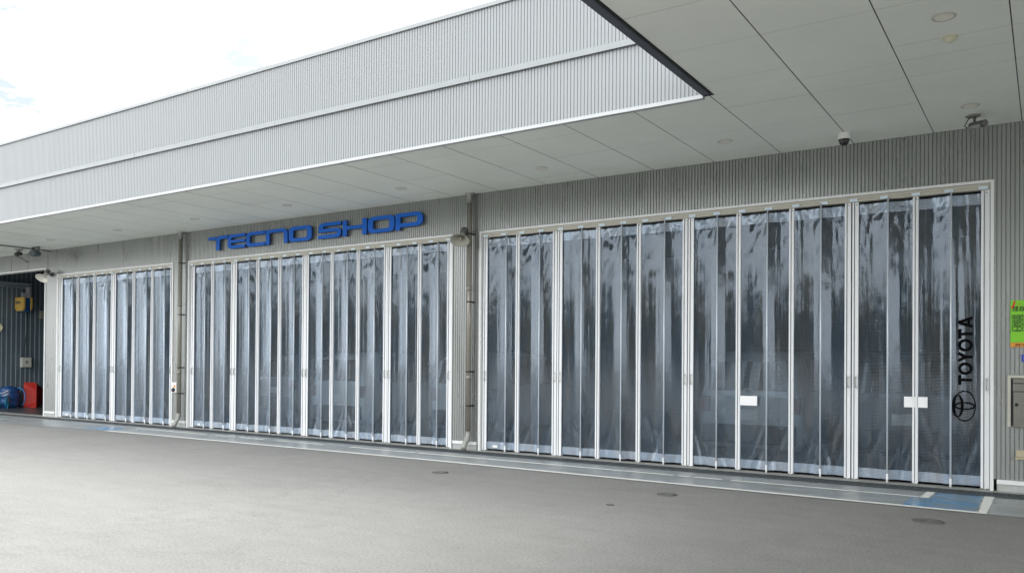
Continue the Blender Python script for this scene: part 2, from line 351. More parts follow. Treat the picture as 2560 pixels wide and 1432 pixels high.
# ------------------------------------------------------------------ the building
B = empty('workshop_building', (-12, 0, 0), 'long low silver workshop with ribbed metal cladding, deep eaves and three curtained door bays', 'building')
P = .05
def ribbed(mb, x0, x1, z0, z1, y, axis='x', depth=.020, gw=.010, pitch=P, sgn=-1):
    """vertical-ribbed metal sheet: flat pans with narrow grooves"""
    def pt(u, d, z): return (u, y - sgn * d, z) if axis == 'x' else (y + sgn * d, u, z)
    k = math.floor(x0 / pitch); pts = [(x0, 0)]
    while k * pitch < x1:
        a_ = k * pitch + pitch - gw - .003
        for u, d in ((a_, 0), (a_ + .002, depth), (a_ + gw, depth), (a_ + gw + .002, 0)):
            if x0 < u < x1: pts.append((u, d))
        k += 1
    pts.append((x1, 0))
    b0 = [mb.bm.verts.new(pt(u, d, z0)) for u, d in pts]; b1 = [mb.bm.verts.new(pt(u, d, z1)) for u, d in pts]
    for i in range(len(pts) - 1): mb.bm.faces.new((b0[i], b0[i + 1], b1[i + 1], b1[i]))
OPEN = [(-34, -24.16, 4.265), (-23.52, -18.12, ZH), (-17.52, -9.43, ZH), (-8.80, -.595, ZH)]
w = MB()
x = -40
for (a0, a1, zt) in OPEN:
    ribbed(w, x, a0, .165, ZS, 0)
    ribbed(w, a0, a1, zt, ZS, 0)
    x = a1
ribbed(w, x, 8, .165, ZS, 0)
w.build('wall_cladding', M_clad, B, rec=False)
# plinth + sill flashing on each pier
for a0, a1 in [(-40, -34), (-24.16, -23.56), (-18.08, -17.56), (-9.39, -8.84), (-.555, 8)]:
    q = MB(); q.box(a0 + .004, a1 - .004, -.015, .12, 0.0, .10); q.build('plinth', M_plinth, B)
    q = MB(); q.box(a0 + .002, a1 - .002, -.035, .1, .105, .162, .004); q.build('sill_flashing', M_trim, B)
# door frames: trim proud of the wall with a return into the reveal
def frame(x0, x1, zt, full=True):
    q = MB()
    q.box(x0 - .005, x0 + .035, -.018, .17, 0.012, zt + .005)
    q.box(x1 - .035, x1 + .005, -.018, .17, 0.012, zt + .005)
    q.box(x0 + .035, x1 - .035, -.020, .17, zt - .03, zt + .007)
    q.build('door_frame', M_trim, B)
for o_ in OPEN: frame(*o_)
for (x0, x1, zt) in OPEN[1:]:
    q = MB(); q.box(x0 + .04, x1 - .04, .01, .14, 3.935, 4.012, .006); q.box(x0 + .04, x1 - .04, -.004, .03, 3.975, 4.010)
    rail = q.build('header_rail', M_cream, B)
    n = int(round((x1 - x0) / .4)); 
    for i in range(n):
        cx = x0 + .12 + (x1 - x0 - .24) * i / (n - 1) if n > 1 else x0
        q = MB(); q.box(cx - .052, cx + .052, -.006, .008, 3.938, 3.978, .002); q.build('clip', M_clip, rail)
# fascia
fz0, fzm, fz1 = 4.765, 5.60, 6.50
f_ = MB(); ribbed(f_, -48, -2.9, fz0, fzm - .005, FY, depth=.009); f_.build('lower_fascia', M_fasc, B, rec=False)
f_ = MB(); ribbed(f_, -48, 10, fzm, fz1, FY - .028, depth=.009); f_.build('upper_fascia', M_fasc, B, rec=False)
q = MB()
for k in range(15): q.box(-46.75 + 4 * k + .003, -42.75 + 4 * k - .003, FY - .042 - .0015 * (k % 2), FY + .02, 5.535, 5.615)
q.build('fascia_band', mat('band_silver', (.26, .275, .275), .35, .4, var=.06), B)
q = MB()
for k in range(15): q.box(-45.1 + 4 * k + .002, -41.1 + 4 * k - .002, FY - .055 - .002 * (k % 2), FY + .25, fz1, 6.56, .004)
q.build('roof_coping', mat('coping_silver', (.30, .315, .315), .35, .3, var=.05), B)
q = MB(); q.box(-48, -3.37, FY - .045, FY + .02, 4.715, 4.762, .003); q.build('drip_edge', mat('drip_silver', (.40, .41, .41), .3, .3), B)
q = MB(); q.box(-48, -3.38, FY + .024, FY + .05, 4.745, ZS - .001); q.build('soffit_channel', M_collar, B)
q = MB(); q.box(-40, 9.9, FY + .02, 14, 6.40, 6.46); q.build('roof', mat('roof_sheet', (.35, .36, .37), .6, var=.1), B)
# soffit and canopy ceiling: panels with open joints
def panels(xa, xb, ya, yb, name):
    q = MB(); gx = .005; gy = .0012
    jx = [xa]; k = -60
    while True:
        v = -3.32 + 1.0125 * k; k += 1
        if v > xb: break
        if v > xa + .05: jx.append(v)
    jx.append(xb)
    jy = [yb]; v = -.505
    while v > ya + .05:
        if v < yb - .05: jy.append(v)
        v -= 1.005
    jy.append(ya)
    for i in range(len(jx) - 1):
        for j in range(len(jy) - 1):
            dz = random.uniform(-.0006, .0006)
            q.quad((jx[i] + gx, jy[j] - gy, ZS + dz), (jx[i + 1] - gx, jy[j] - gy, ZS + dz), (jx[i + 1] - gx, jy[j + 1] + gy, ZS + dz), (jx[i] + gx, jy[j + 1] + gy, ZS + dz))
    return q
panels(-48, 9.9, FY + .05, -.004, 's').build('soffit', M_soffit, B)
panels(-3.265, 6.9, -15.5, FY + .05, 's').build('canopy_ceiling', M_soffit, B)
q = MB(); q.quad((-48, FY + .03, ZS + .02), (9.9, FY + .03, ZS + .02), (9.9, 0, ZS + .02), (-48, 0, ZS + .02)); q.quad((-3.3, -15.5, ZS + .02), (6.9, -15.5, ZS + .02), (6.9, FY + .03, ZS + .021), (-3.3, FY + .03, ZS + .021)); q.build('soffit_backing', M_seam, B)
q = MB(); q.box(-3.375, -3.29, -15.6, FY - .05, 4.74, 5.2, .004); q.box(-3.29, 7, -15.6, -15.5, 4.74, 5.2); q.box(6.9, 7, -15.5, FY - .06, 4.74, 5.2); q.build('canopy_edge_trim', M_capt, B)
q = MB(); q.box(-3.29, -3.265, -15.5, FY - .05, ZS - .004, ZS + .01); q.build('canopy_shadow_gap', M_seam, B)
q = MB(); q.box(-3.29, 6.9, -15.5, FY - .06, 5.15, 5.19); q.build('canopy_roof', M_capt, B)
q = MB(); q.box(9.9, 10, .01, 14, 0, 6.4); q.build('end_wall', M_clad, B)
# interior
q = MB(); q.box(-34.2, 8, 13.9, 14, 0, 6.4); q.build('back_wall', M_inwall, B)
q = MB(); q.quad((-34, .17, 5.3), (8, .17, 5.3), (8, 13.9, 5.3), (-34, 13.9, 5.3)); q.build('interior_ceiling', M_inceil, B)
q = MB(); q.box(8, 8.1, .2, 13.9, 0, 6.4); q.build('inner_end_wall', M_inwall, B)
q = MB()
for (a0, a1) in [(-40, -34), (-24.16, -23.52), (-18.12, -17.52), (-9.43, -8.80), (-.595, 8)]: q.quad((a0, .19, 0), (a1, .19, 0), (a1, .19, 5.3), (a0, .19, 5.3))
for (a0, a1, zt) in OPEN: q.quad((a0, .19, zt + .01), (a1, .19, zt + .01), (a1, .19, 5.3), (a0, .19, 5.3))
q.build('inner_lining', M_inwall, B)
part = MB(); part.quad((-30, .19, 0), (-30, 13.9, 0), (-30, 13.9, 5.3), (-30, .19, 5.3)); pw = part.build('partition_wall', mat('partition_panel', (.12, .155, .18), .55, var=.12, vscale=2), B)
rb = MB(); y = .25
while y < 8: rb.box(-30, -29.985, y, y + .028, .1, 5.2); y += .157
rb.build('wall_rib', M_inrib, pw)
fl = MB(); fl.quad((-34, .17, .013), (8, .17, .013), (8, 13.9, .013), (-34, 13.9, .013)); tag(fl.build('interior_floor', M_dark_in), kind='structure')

# ------------------------------------------------------------------ curtain doors
def folds(seed):
    r = random.Random(seed)
    sines = [(r.uniform(3, 9) * (1 + .9 * k), r.uniform(0, 6.28), r.uniform(.25, .9), r.uniform(.0014, .0033) / (1 + .45 * k)) for k in range(5)]
    diag = [(r.uniform(.2, .8), r.uniform(.35, .9), r.choice((-1, 1)), r.uniform(.012, .026)) for _ in range(3)]
    sa = r.choice((.05, .15, .3, .5, .9, 1.2))
    star = [(r.uniform(0, 6.28), r.uniform(9, 16), r.uniform(.004, .008) * sa * .8) for _ in range(2)]
    bulge = r.uniform(.6, 1.3); sk = r.uniform(.42, .58)
    return sines, diag, star, bulge, sk
ZB, ZT = .045, 3.905
def cy(u, z, wd, ya, yb, fd):
    """depth of the film at u in 0..1 across a half panel, at height z"""
    sines, diag, star, bulge, sk = fd
    base = ya + (yb - ya) * u
    uu = u / (2 * sk) if u < sk else .5 + (u - sk) / (2 * (1 - sk))
    tri = 1 - abs(2 * uu - 1); v = (.55 * tri + .45 * math.sin(math.pi * uu)) * .040 * bulge * (.85 + .15 * math.cos(z * 1.1 + sk * 9))
    edge = min(1, 8 * u, 8 * (1 - u))
    w_ = sum(a * math.sin(f * u * 2 + p_ + zf * z) for f, p_, zf, a in sines)
    top = math.exp(-max(0, 3.75 - z) / .45); bot = math.exp(-z / .5)
    cx_ = (u - (1 if yb < ya else 0)) * wd; dz = ZT + .02 - z
    ang = math.atan2(dz, abs(cx_) + .02) + .35 * noise.noise(Vector((u * 3, z * 2.2, sines[1][1] * 5)))
    st = sum(a * math.sin(k * ang + p_) for p_, k, a in star) * math.exp(-math.hypot(cx_, dz) / .38) * min(1, dz / .12) * 2.3
    dg = 0
    for u0, s, sg, a in diag:
        q_ = (u - u0) * wd - sg * (z - .25) * s * .5
        dg += a * math.exp(-(q_ / .035) ** 2) * bot
    crease = .0024 * math.sin(21 * z + 7 * u + 9 * math.sin(3 * u + sines[1][1])) * top + .0011 * noise.noise(Vector((u * 5, z * 9, sines[0][1])))
    q2 = Vector((u * wd * 5.5 + sines[0][1] * 7, z * 3.2, sines[2][1]))
    buckle = (.010 * noise.noise(q2) + .0055 * abs(noise.noise(q2 * 2.3))) * math.exp(-max(0, 3.75 - z) / .55) * bulge
    return base + v + edge * (w_ + st * .7 + dg + crease + buckle)
def film(x0, x1, z0, z1, ya, yb, fd, name, m, parent, nx=18, nz=70, off=0.):
    bm = bmesh.new(); wd = x1 - x0; V = []
    for j in range(nz + 1):
        # finer rows near the top and bottom
        z = z0 + (z1 - z0) * j / nz
        V.append([bm.verts.new((x0 + wd * i / nx, cy(i / nx, z, wd, ya, yb, fd) - off, z)) for i in range(nx + 1)])
    for j in range(nz):
        for i in range(nx):
            f = bm.faces.new((V[j][i], V[j][i + 1], V[j + 1][i + 1], V[j + 1][i])); f.smooth = True
    me = bpy.data.meshes.new(name); bm.to_mesh(me); bm.free(); me.materials.append(m)
    o = bpy.data.objects.new(name, me); col.objects.link(o); o.parent = parent; me.transform(parent_world(parent).inverted())
    return o
YP, YQ = .070, .022      # film depth at posts and at the round poles
def stile(e, x0, x1, handle):
    q = MB(); q.box(x0, x1, .045, .10, .022, 3.935, .002)
    wd = x1 - x0
    q.box(x0 + .004, x0 + wd * .30, .028, .045, .03, 3.93, .003)     # raised rib beside the flat
    q.box(x1 - .010, x1 - .003, .036, .045, .03, 3.93)
    gk = MB(); gk.box(x0 + wd * .31, x0 + wd * .31 + .009, .0435, .0448, .03, 3.93); gk.box(x1 - .004, x1 + .002, .046, .098, .03, 3.93); gk.build('groove_shade', M_grooveshade, e)  # dark strips painting in the shade of the groove and stile gap
    q.box((x0 + x1) / 2 - .006, (x0 + x1) / 2 + .006, .05, .06, .008, .024)
    p_ = q.build('stile', M_alu, e)
    q = MB(); T = Matrix.Translation(((x0 + x1) / 2 + .014, .0445, 3.90)) @ Matrix.Rotation(R(90), 4, 'X'); q.lathe([(0, .003), (.007, .003), (.007, 0)], 10, T); q.build('screw', M_dark, p_)
    if handle:
        cx_ = x0 + wd * .66; q = MB()
        q.box(cx_ - .014, cx_ + .014, .040, .0448, 1.29, 1.48)
        q.build('handle_plate', M_trim, p_)
        q = MB(); q.tube([(cx_, .04, 1.455), (cx_, .005, 1.455), (cx_, -.005, 1.445), (cx_, -.005, 1.325), (cx_, .005, 1.315), (cx_, .04, 1.315)], .006, 8)
        q.build('handle', M_collar, p_)
def post(e, xc):
    q = MB(); q.box(xc - .035, xc + .035, .045, .10, .022, 3.935, .002); q.box(xc - .031, xc - .010, .028, .045, .03, 3.93, .003); q.box(xc + .024, xc + .031, .036, .045, .03, 3.93)
    gk = MB(); gk.box(xc - .009, xc - .001, .0435, .0448, .03, 3.93); gk.build('groove_shade', M_grooveshade, e)  # dark strip standing in for shade in the post's groove
    q.box(xc - .006, xc + .006, .05, .06, .008, .024)
    p_ = q.build('post', M_alu, e)
    q = MB(); T = Matrix.Translation((xc + .008, .0445, 3.90)) @ Matrix.Rotation(R(90), 4, 'X'); q.lathe([(0, .003), (.007, .003), (.007, 0)], 10, T); q.build('screw', M_dark, p_)
def pole(e, xc):
    q = MB(); q.tube([(xc, 0, .010), (xc, 0, 3.955)], .0115, 10)
    q.build('pole', M_pole, e)
    q = MB(); q.tube([(xc, 0, .008), (xc, 0, .13)], .014, 10); q.box(xc - .008, xc + .008, -.02, -.012, .10, .125); q.build('pole_shoe', M_alu, e)
LEAVES = []
seed = 0
CURT = {}
def leaf(members, label, hl, hr, tagl=False):
    """members: x positions: stile-left, pole, post, pole, ..., stile-right (stiles given as (x0,x1))"""
    global seed
    xa, xb = members[0][0], members[-1][1]
    e = empty('curtain_door', ((xa + xb) / 2, .06, 0), label, 'curtain door', 'folding mesh curtain doors')
    stile(e, *members[0], hl); stile(e, *members[-1], hr)
    edges = [members[0][1] - .004]
    for k, v in enumerate(members[1:-1]):
        if k % 2 == 0: pole(e, v); edges.append(v)
        else: post(e, v); edges.append(v)
    edges.append(members[-1][0] + .004)
    for k in range(len(edges) - 1):
        x0, x1 = edges[k], edges[k + 1]
        if k % 2 == 0:
            ya, yb = YP, YQ
            if k > 0: x0 += .034
        else:
            ya, yb = YQ, YP
            if k + 1 < len(edges) - 1: x1 -= .034
        seed += 1; fd = folds(seed)
        c = film(x0, x1, ZB, ZT, ya, yb, fd, 'curtain', M_curt, e)
        film(x0 + .003, x1 - .003, ZB + .004, ZB + .135, ya, yb, fd, 'bottom_hem', M_band, c, 18, 4, .004)
        film(x0 + .003, x1 - .003, ZT - .15, ZT - .012, ya, yb, fd, 'top_hem', M_band, c, 18, 6, .004)
        CURT[(seed)] = (x0, x1, ya, yb, fd, c)
        if tagl and k == 0:
            q = MB(); wd = x1 - x0
            pts = []
            for u, z in ((.30, .075), (.55, .075), (.55, .12), (.30, .12)): pts.append((x0 + wd * u, cy(u, z, wd, ya, yb, fd) - .009, z))
            q.quad(*pts); q.build('care_tag', M_white, c)
    return e
k5 = 1.005
S = lambda a, b: (a * k5, b * k5)
# bay three (right)
leaf([S(-8.70, -8.615), -8.22, -7.955 * k5, -7.51, S(-7.225, -7.14)], 'mesh curtain door just right of the nearer downpipe, in the right bay', True, True, True)
leaf([S(-7.125, -7.035), -6.67, -6.345 * k5, -5.92, -5.60 * k5, -5.16, S(-4.845, -4.765)], 'mesh curtain door in the right bay with three folds, second from its left end', True, True)
leaf([S(-4.75, -4.66), -4.29, -3.95 * k5, -3.52, -3.16 * k5, -2.75, S(-2.42, -2.335)], 'mesh curtain door in the right bay with a masked number plate and a silver car behind it', True, True)
L4 = leaf([S(-2.32, -2.235), -1.86, -1.51 * k5, -1.085, S(-.735, -.635)], 'mesh curtain door at the right end bearing black upright lettering and emblem', True, True)
last_seed = seed
# bay two (middle)
leaf([S(-17.36, -17.25), -16.88, -16.57 * k5, -16.14, S(-15.88, -15.79)], 'bluish mesh curtain door at the left end of the middle bay under the blue letters', True, True, True)
leaf([S(-15.775, -15.685), -15.28, -14.96 * k5, -14.54, -14.23 * k5, -13.79, S(-13.50, -13.41)], 'bluish three-fold mesh curtain door in the middle bay, second from its left end', True, True)
leaf([S(-13.395, -13.31), -12.92, -12.61 * k5, -12.18, -11.86 * k5, -11.43, S(-11.15, -11.06)], 'three-fold mesh curtain door in the middle bay with a white car showing through', True, True)
leaf([S(-11.045, -10.96), -10.56, -10.23 * k5, -9.79, S(-9.54, -9.455)], 'mesh curtain door in the middle bay beside the pier with the right-hand downpipe', True, True)
# bay one (left)
leaf([S(-23.36, -23.22), -22.74, -22.44 * k5, -21.92, -21.61 * k5, -21.04, S(-20.80, -20.70)], 'pale blue mesh curtain door on the far left next to the open bay', True, True, True)
leaf([S(-20.685, -20.585), -20.10, -19.78 * k5, -19.26, -18.98 * k5, -18.48, S(-18.20, -18.11)], 'pale blue mesh curtain door just left of the left-hand downpipe', True, True)

# black lettering + emblem on the last film (follows the film's own surface)
x0c, x1c, yac, ybc, fdc, curt_o = CURT[last_seed]
wdc = x1c - x0c
def onfilm(X, Z): 
    u = min(1, max(0, (X - x0c) / wdc)); return (X, cy(u, Z, wdc, yac, ybc, fdc) - .018, Z)
def ribbon(bm, pts, wds, closed=False):
    n = len(pts); vs = []
    for i in range(n):
        a = Vector(pts[i - 1] if (closed or i > 0) else pts[i]); b = Vector(pts[(i + 1) % n] if (closed or i < n - 1) else pts[i])
        d = (b - a).normalized(); nn = Vector((-d.y, d.x)); w_ = (wds[i] if isinstance(wds, list) else wds) / 2
        p_ = Vector(pts[i]); vs.append((bm.verts.new(onfilm(*(p_ + nn * w_))), bm.verts.new(onfilm(*(p_ - nn * w_)))))
    for i in range(n if closed else n - 1):
        a, b = vs[i], vs[(i + 1) % n]; bm.faces.new((a[0], b[0], b[1], a[1]))
def lin(p0, p1, k=10): return [(p0[0] + (p1[0] - p0[0]) * i / k, p0[1] + (p1[1] - p0[1]) * i / k) for i in range(k + 1)]
# the word reads upwards: (s, t) text coords, s along the word (up), t up from the baseline (towards -x)
XB = -.835                       # baseline x
TX = lambda s, t: (XB - t, 1.375 + s)
H_ = .165; SW = .037
txt = bmesh.new()
def T_(s): ribbon(txt, lin(TX(s, H_ - SW / 2), TX(s + .13, H_ - SW / 2)), SW); ribbon(txt, lin(TX(s + .065, 0), TX(s + .065, H_ - SW)), SW)
def O_(s): ribbon(txt, [TX(s + .08 + .0635 * math.cos(t), H_ / 2 + (H_ / 2 - .016) * math.sin(t)) for t in [2 * math.pi * k / 32 for k in range(32)]], .035, True)
def Y_(s): ribbon(txt, lin(TX(s + .018, H_), TX(s + .07, .075)), SW); ribbon(txt, lin(TX(s + .122, H_), TX(s + .07, .075)), SW); ribbon(txt, lin(TX(s + .07, 0), TX(s + .07, .082)), SW)
def A_(s): ribbon(txt, lin(TX(s + .016, 0), TX(s + .075, H_)), SW); ribbon(txt, lin(TX(s + .134, 0), TX(s + .075, H_)), SW); ribbon(txt, lin(TX(s + .04, .045), TX(s + .11, .045)), .03)
T_(0); O_(.135); Y_(.30); O_(.445); T_(.61); A_(.755)
me = bpy.data.meshes.new('lettering'); txt.to_mesh(me); txt.free(); me.materials.append(M_black)
o = bpy.data.objects.new('lettering', me); col.objects.link(o); o.parent = curt_o; me.transform(parent_world(curt_o).inverted())
emb = bmesh.new(); EC = (-.925, 1.095); EA, EB = .205, .132      # long axis runs upwards
def ell(cs, ct, a, b, w0, w1=None, ph=0):
    K = 48; pts = []; wds = []
    for k in range(K):
        t = 2 * math.pi * k / K
        pts.append((EC[0] - (ct + b * math.sin(t)), EC[1] + cs + a * math.cos(t)))
        f = abs(math.sin(t + ph)); wds.append(w0 + ((w1 or w0) - w0) * f)
    ribbon(emb, pts, wds, True)
ell(0, 0, EA - .008, EB - .006, .018, .011)
ell(0, .076, .142, .050, .012, .034)         # wide flat inner ellipse (top)
ell(0, -.002, .043, .112, .016, .022)        # narrow upright ellipse
me = bpy.data.meshes.new('emblem'); emb.to_mesh(me); emb.free(); me.materials.append(M_black)
o = bpy.data.objects.new('emblem', me); col.objects.link(o); o.parent = curt_o; me.transform(parent_world(curt_o).inverted())

# two added white rectangles at the film, standing for masked car number plates
def masked_plate(x0, x1, z0, z1, y, label):
    q = MB(); q.box(x0, x1, y, y + .003, z0, z1)
    o = q.build('masked_plate', M_blank); tag(o, label, 'masked_plate', 'added blanks for masked number plates')
    return o
masked_plate(-3.93, -3.67, 1.005, 1.15, .028, 'small white rectangle standing for a masked number plate, below a round car badge')
masked_plate(-1.655, -1.365, 1.055, 1.20, .036, 'small white rectangle for a masked number plate at the right, partly hidden by a white post')

# ------------------------------------------------------------------ TECNO SHOP letters
def arc(cx_, cz, rx, rz, a0, a1, k=8): return [(cx_ + rx * math.cos(R(a0 + (a1 - a0) * i / k)), cz + rz * math.sin(R(a0 + (a1 - a0) * i / k))) for i in range(k + 1)]
def rrect(x0, x1, z0, z1, rx, rz):
    return arc(x1 - rx, z1 - rz, rx, rz, 0, 90) + arc(x0 + rx, z1 - rz, rx, rz, 90, 180) + arc(x0 + rx, z0 + rz, rx, rz, 180, 270) + arc(x1 - rx, z0 + rz, rx, rz, 270, 360)
def extr(loops, y0, depth, name, parent, m, m2):
    cu = bpy.data.curves.new('t', 'CURVE'); cu.dimensions = '2D'; cu.fill_mode = 'BOTH'; cu.extrude = depth / 2; cu.bevel_depth = 0
    for lp in loops:
        s = cu.splines.new('POLY'); s.points.add(len(lp) - 1)
        for i, (a_, b_) in enumerate(lp): s.points[i].co = (a_, b_, 0, 1)
        s.use_cyclic_u = True
    t = bpy.data.objects.new('t', cu); col.objects.link(t)
    dg = bpy.context.evaluated_depsgraph_get(); me = bpy.data.meshes.new_from_object(t.evaluated_get(dg))
    bpy.data.objects.remove(t); bpy.data.curves.remove(cu)
    me.transform(Matrix.Translation((0, y0 + depth / 2, 0)) @ Matrix.Rotation(R(90), 4, 'X'))
    me.name = name; me.materials.clear(); me.materials.append(m); me.materials.append(m2)
    for p_ in me.polygons: p_.material_index = 0 if abs(p_.normal.y) > .9 else 1
    o = bpy.data.objects.new(name, me); col.objects.link(o); o.parent = parent; me.transform(parent_world(parent).inverted())
    return o
SG = empty('wall_sign', (-13.4, -.08, 4.39), 'wide blue raised lettering on the ribbed wall above the middle doors', 'sign')
b0, t0 = 4.225, 4.555; th = .075; sw = .125
mid = (b0 + t0) / 2
lets = [
 [[(-16.68, t0 - th), (-16.40, t0 - th), (-16.375, t0 - th * .25), (-16.42, t0 - .006), (-16.68, t0 - .006)], [(-16.385, b0), (-16.255, b0), (-16.255, t0 - th - .05)] + arc(-16.19, t0 - th - .05, .065, .05, 180, 90)[1:] + [(-15.97, t0 - th), (-15.95, t0)] + [(-16.24, t0)] + arc(-16.26, t0 - .09, .125, .09, 90, 180)[1:]],
 [[(-15.34, t0)] + arc(-15.83, t0 - .10, .13, .10, 90, 180) + arc(-15.83, b0 + .08, .13, .08, 180, 270) + [(-15.34, b0), (-15.34, b0 + th)] + arc(-15.79, b0 + th + .018, .045, .018, 270, 180)[:] + [(-15.835, mid - .033), (-15.34, mid - .033), (-15.34, mid + .033), (-15.835, mid + .033)] + arc(-15.79, t0 - th - .018, .045, .018, 180, 90) + [(-15.34, t0 - th)]],
 [[(-14.67, t0)] + arc(-15.16, t0 - .10, .145, .10, 90, 180) + arc(-15.16, b0 + .09, .145, .09, 180, 270) + [(-14.67, b0), (-14.67, b0 + th)] + arc(-15.12, b0 + th + .03, .06, .03, 270, 180) + arc(-15.12, t0 - th - .03, .06, .03, 180, 90) + [(-14.67, t0 - th)]],
 [[(-14.64, b0), (-14.52, b0), (-14.52, t0 - th)] + arc(-14.11, t0 - th - .05, .06, .05, 90, 0) + [(-14.05, b0), (-13.93, b0)] + arc(-14.09, t0 - .12, .16, .12, 0, 90) + [(-14.64, t0)]],
 [rrect(-13.89, -13.18, b0, t0, .14, .09), rrect(-13.755, -13.315, b0 + th, t0 - th, .06, .035)],
 [[(-12.31, t0)] + arc(-12.82, t0 - .095, .15, .095, 90, 180) + [(-12.97, mid - .035), (-12.50, mid - .035)] + arc(-12.47, mid - .055, .04, .02, 90, 0) + arc(-12.47, b0 + th + .02, .04, .02, 0, -90) + [(-12.98, b0 + th), (-12.98, b0)] + arc(-12.44, b0 + .08, .13, .08, 270, 360) + arc(-12.44, mid - .045, .13, .08, 0, 90) + [(-12.84, mid + .035), (-12.84, t0 - th - .015), (-12.81, t0 - th), (-12.31, t0 - th)]],
 [[(-12.26, b0), (-12.145, b0), (-12.145, mid - .055), (-12.12, mid - .032), (-11.71, mid - .032), (-11.71, b0), (-11.585, b0), (-11.585, t0), (-11.71, t0), (-11.71, mid + .038), (-12.145, mid + .038), (-12.145, t0), (-12.26, t0)]],
 [rrect(-11.55, -10.84, b0, t0, .14, .09), rrect(-11.415, -10.975, b0 + th, t0 - th, .06, .035)],
 [[(-10.81, b0), (-10.69, b0), (-10.69, b0 + .055)] + arc(-10.29, b0 + .055 + .1, .17, .10, 270, 360) + arc(-10.29, t0 - .11, .17, .11, 0, 90) + [(-10.81, t0)], [(-10.685, b0 + .13)] + arc(-10.32, b0 + .13 + .035, .065, .035, 270, 360) + arc(-10.32, t0 - th - .035, .065, .035, 0, 90) + [(-10.685, t0 - th)]],
]
for lp in lets:
    o = extr(lp, -.075, .04, 'letter', SG, M_blue, M_bdark)
    xs = [p[0] for q in lp for p in q]
    for xx in (min(xs) + .06, max(xs) - .08):
        q = MB(); q.tube([(xx, -.03, t0 - .035), (xx, 0.004, t0 - .035)], .008, 6); q.build('stud', M_collar, o)

# ------------------------------------------------------------------ downpipes
def downpipe(x, label, jog):
    e = empty('downpipe', (x, -.12, 0), label, 'downpipe', 'downpipes on the piers')
    r = .047; y = -.105
    q = MB(); q.tube([(x, y, 4.60), (x, y, .30)], r, 20); q.build('pipe', M_pipe, e)
    q = MB(); q.lathe([(.085, ZS - .001), (.085, ZS - .025), (r + .008, ZS - .045), (r + .006, 4.58), (r, 4.58)], 20, Matrix.Translation((x, y, 0))); q.build('collar', M_collar, e)
    for z in (1.35, 3.0):
        q = MB(); q.lathe([(r, z - .05), (r + .005, z - .05), (r + .005, z + .05), (r, z + .05)], 20, Matrix.Translation((x, y, 0))); q.build('joint', M_pipe, e)
    q = MB(); q.tube([(x, y, .36), (x, y, .27), (x - .01, y - .02, .21), (x - .02, y - .07, .13), (x - .025, y - .095, .07), (x - .025, y - .10, .018)], r + .004, 20)
    q.build('elbow', mat('elbow_galvanised', (.27, .27, .245), .35, .3, var=.12, vscale=6), e)
    for z in (4.01, 2.75, 1.46, .83):
        q = MB(); q.lathe([(r + .001, z - .012), (r + .004, z - .012), (r + .004, z + .012), (r + .001, z + .012)], 20, Matrix.Translation((x, y, 0)))
        q.box(x - .01, x + .02, -.06, -.002, z - .012, z + .012); q.box(x - .03, x + .055, -.012, -.002, z - .014, z + .014); q.build('bracket', M_dark, e)
downpipe(-8.965, 'beige vertical downpipe on the pier between the middle and right bays, beside the nearer horn', 1)
downpipe(-17.70, 'beige vertical downpipe on the narrow pier left of the blue letters', 1)

# ------------------------------------------------------------------ horn loudspeakers
def horn(mount, mouth, m, label, rad):
    mo = Vector(mouth); mt = Vector(mount)
    e = empty('horn_loudspeaker', mount, label, 'loudspeaker', 'horn loudspeakers on the piers')
    ax = Vector((.04, -.17, -.19)).normalized()
    q_ = ax.to_track_quat('Z', 'Y').to_matrix().to_4x4(); Mx = Matrix.Translation(mo) @ q_
    Lh = .20
    q = MB(); prof = [(.028, -Lh), (.045, -Lh * .72), (rad * .5, -Lh * .4), (rad * .78, -Lh * .14), (rad, 0), (rad + .012, .004), (rad + .012, .012), (rad, .010), (rad * .76, -Lh * .10), (rad * .48, -Lh * .36), (.03, -Lh * .7), (0, -Lh * .8)]
    q.lathe(prof, 32, Mx, sx=1.22, sy=.95); q.build('horn', m, e)
    q = MB(); q.lathe([(0, -.02), (.022, -.022), (.028, -.04), (.022, -Lh * .75)], 16, Mx); q.build('centre_tube', m, e)
    q = MB(); q.lathe([(.028, -Lh + .01), (.062, -Lh), (.066, -Lh - .05), (.066, -Lh - .09), (.05, -Lh - .12), (0, -Lh - .125)], 20, Mx); q.build('driver', M_hornbody, e)
    q = MB(); back = Mx @ Vector((0, 0, -Lh - .03))
    q.tube([back + Vector((0, 0, .075)), Vector((mt.x, mt.y - .06, mt.z + .05)), Vector((mt.x, mt.y, mt.z + .05))], .012, 8)
    q.tube([back + Vector((0, 0, -.07)), back + Vector((0, 0, .08))], .012, 8)
    q.box(mt.x - .05, mt.x + .05, mt.y - .02, mt.y - .001, mt.z - .04, mt.z + .09, .004)
    q.box(mt.x - .03, mt.x + .03, mt.y - .09, mt.y - .02, mt.z - .02, mt.z + .06, .004)
    q.build('bracket', M_hornbody, e)
horn((-9.10, 0, 4.03), (-8.985, -.38, 3.86), M_horn, 'grey horn loudspeaker beside the top of the nearer downpipe, right of the blue letters', .145)
horn((-23.80, 0, 4.04), (-23.66, -.36, 3.92), M_horn_w, 'cream horn loudspeaker at the top corner of the open bay on the far left', .155)

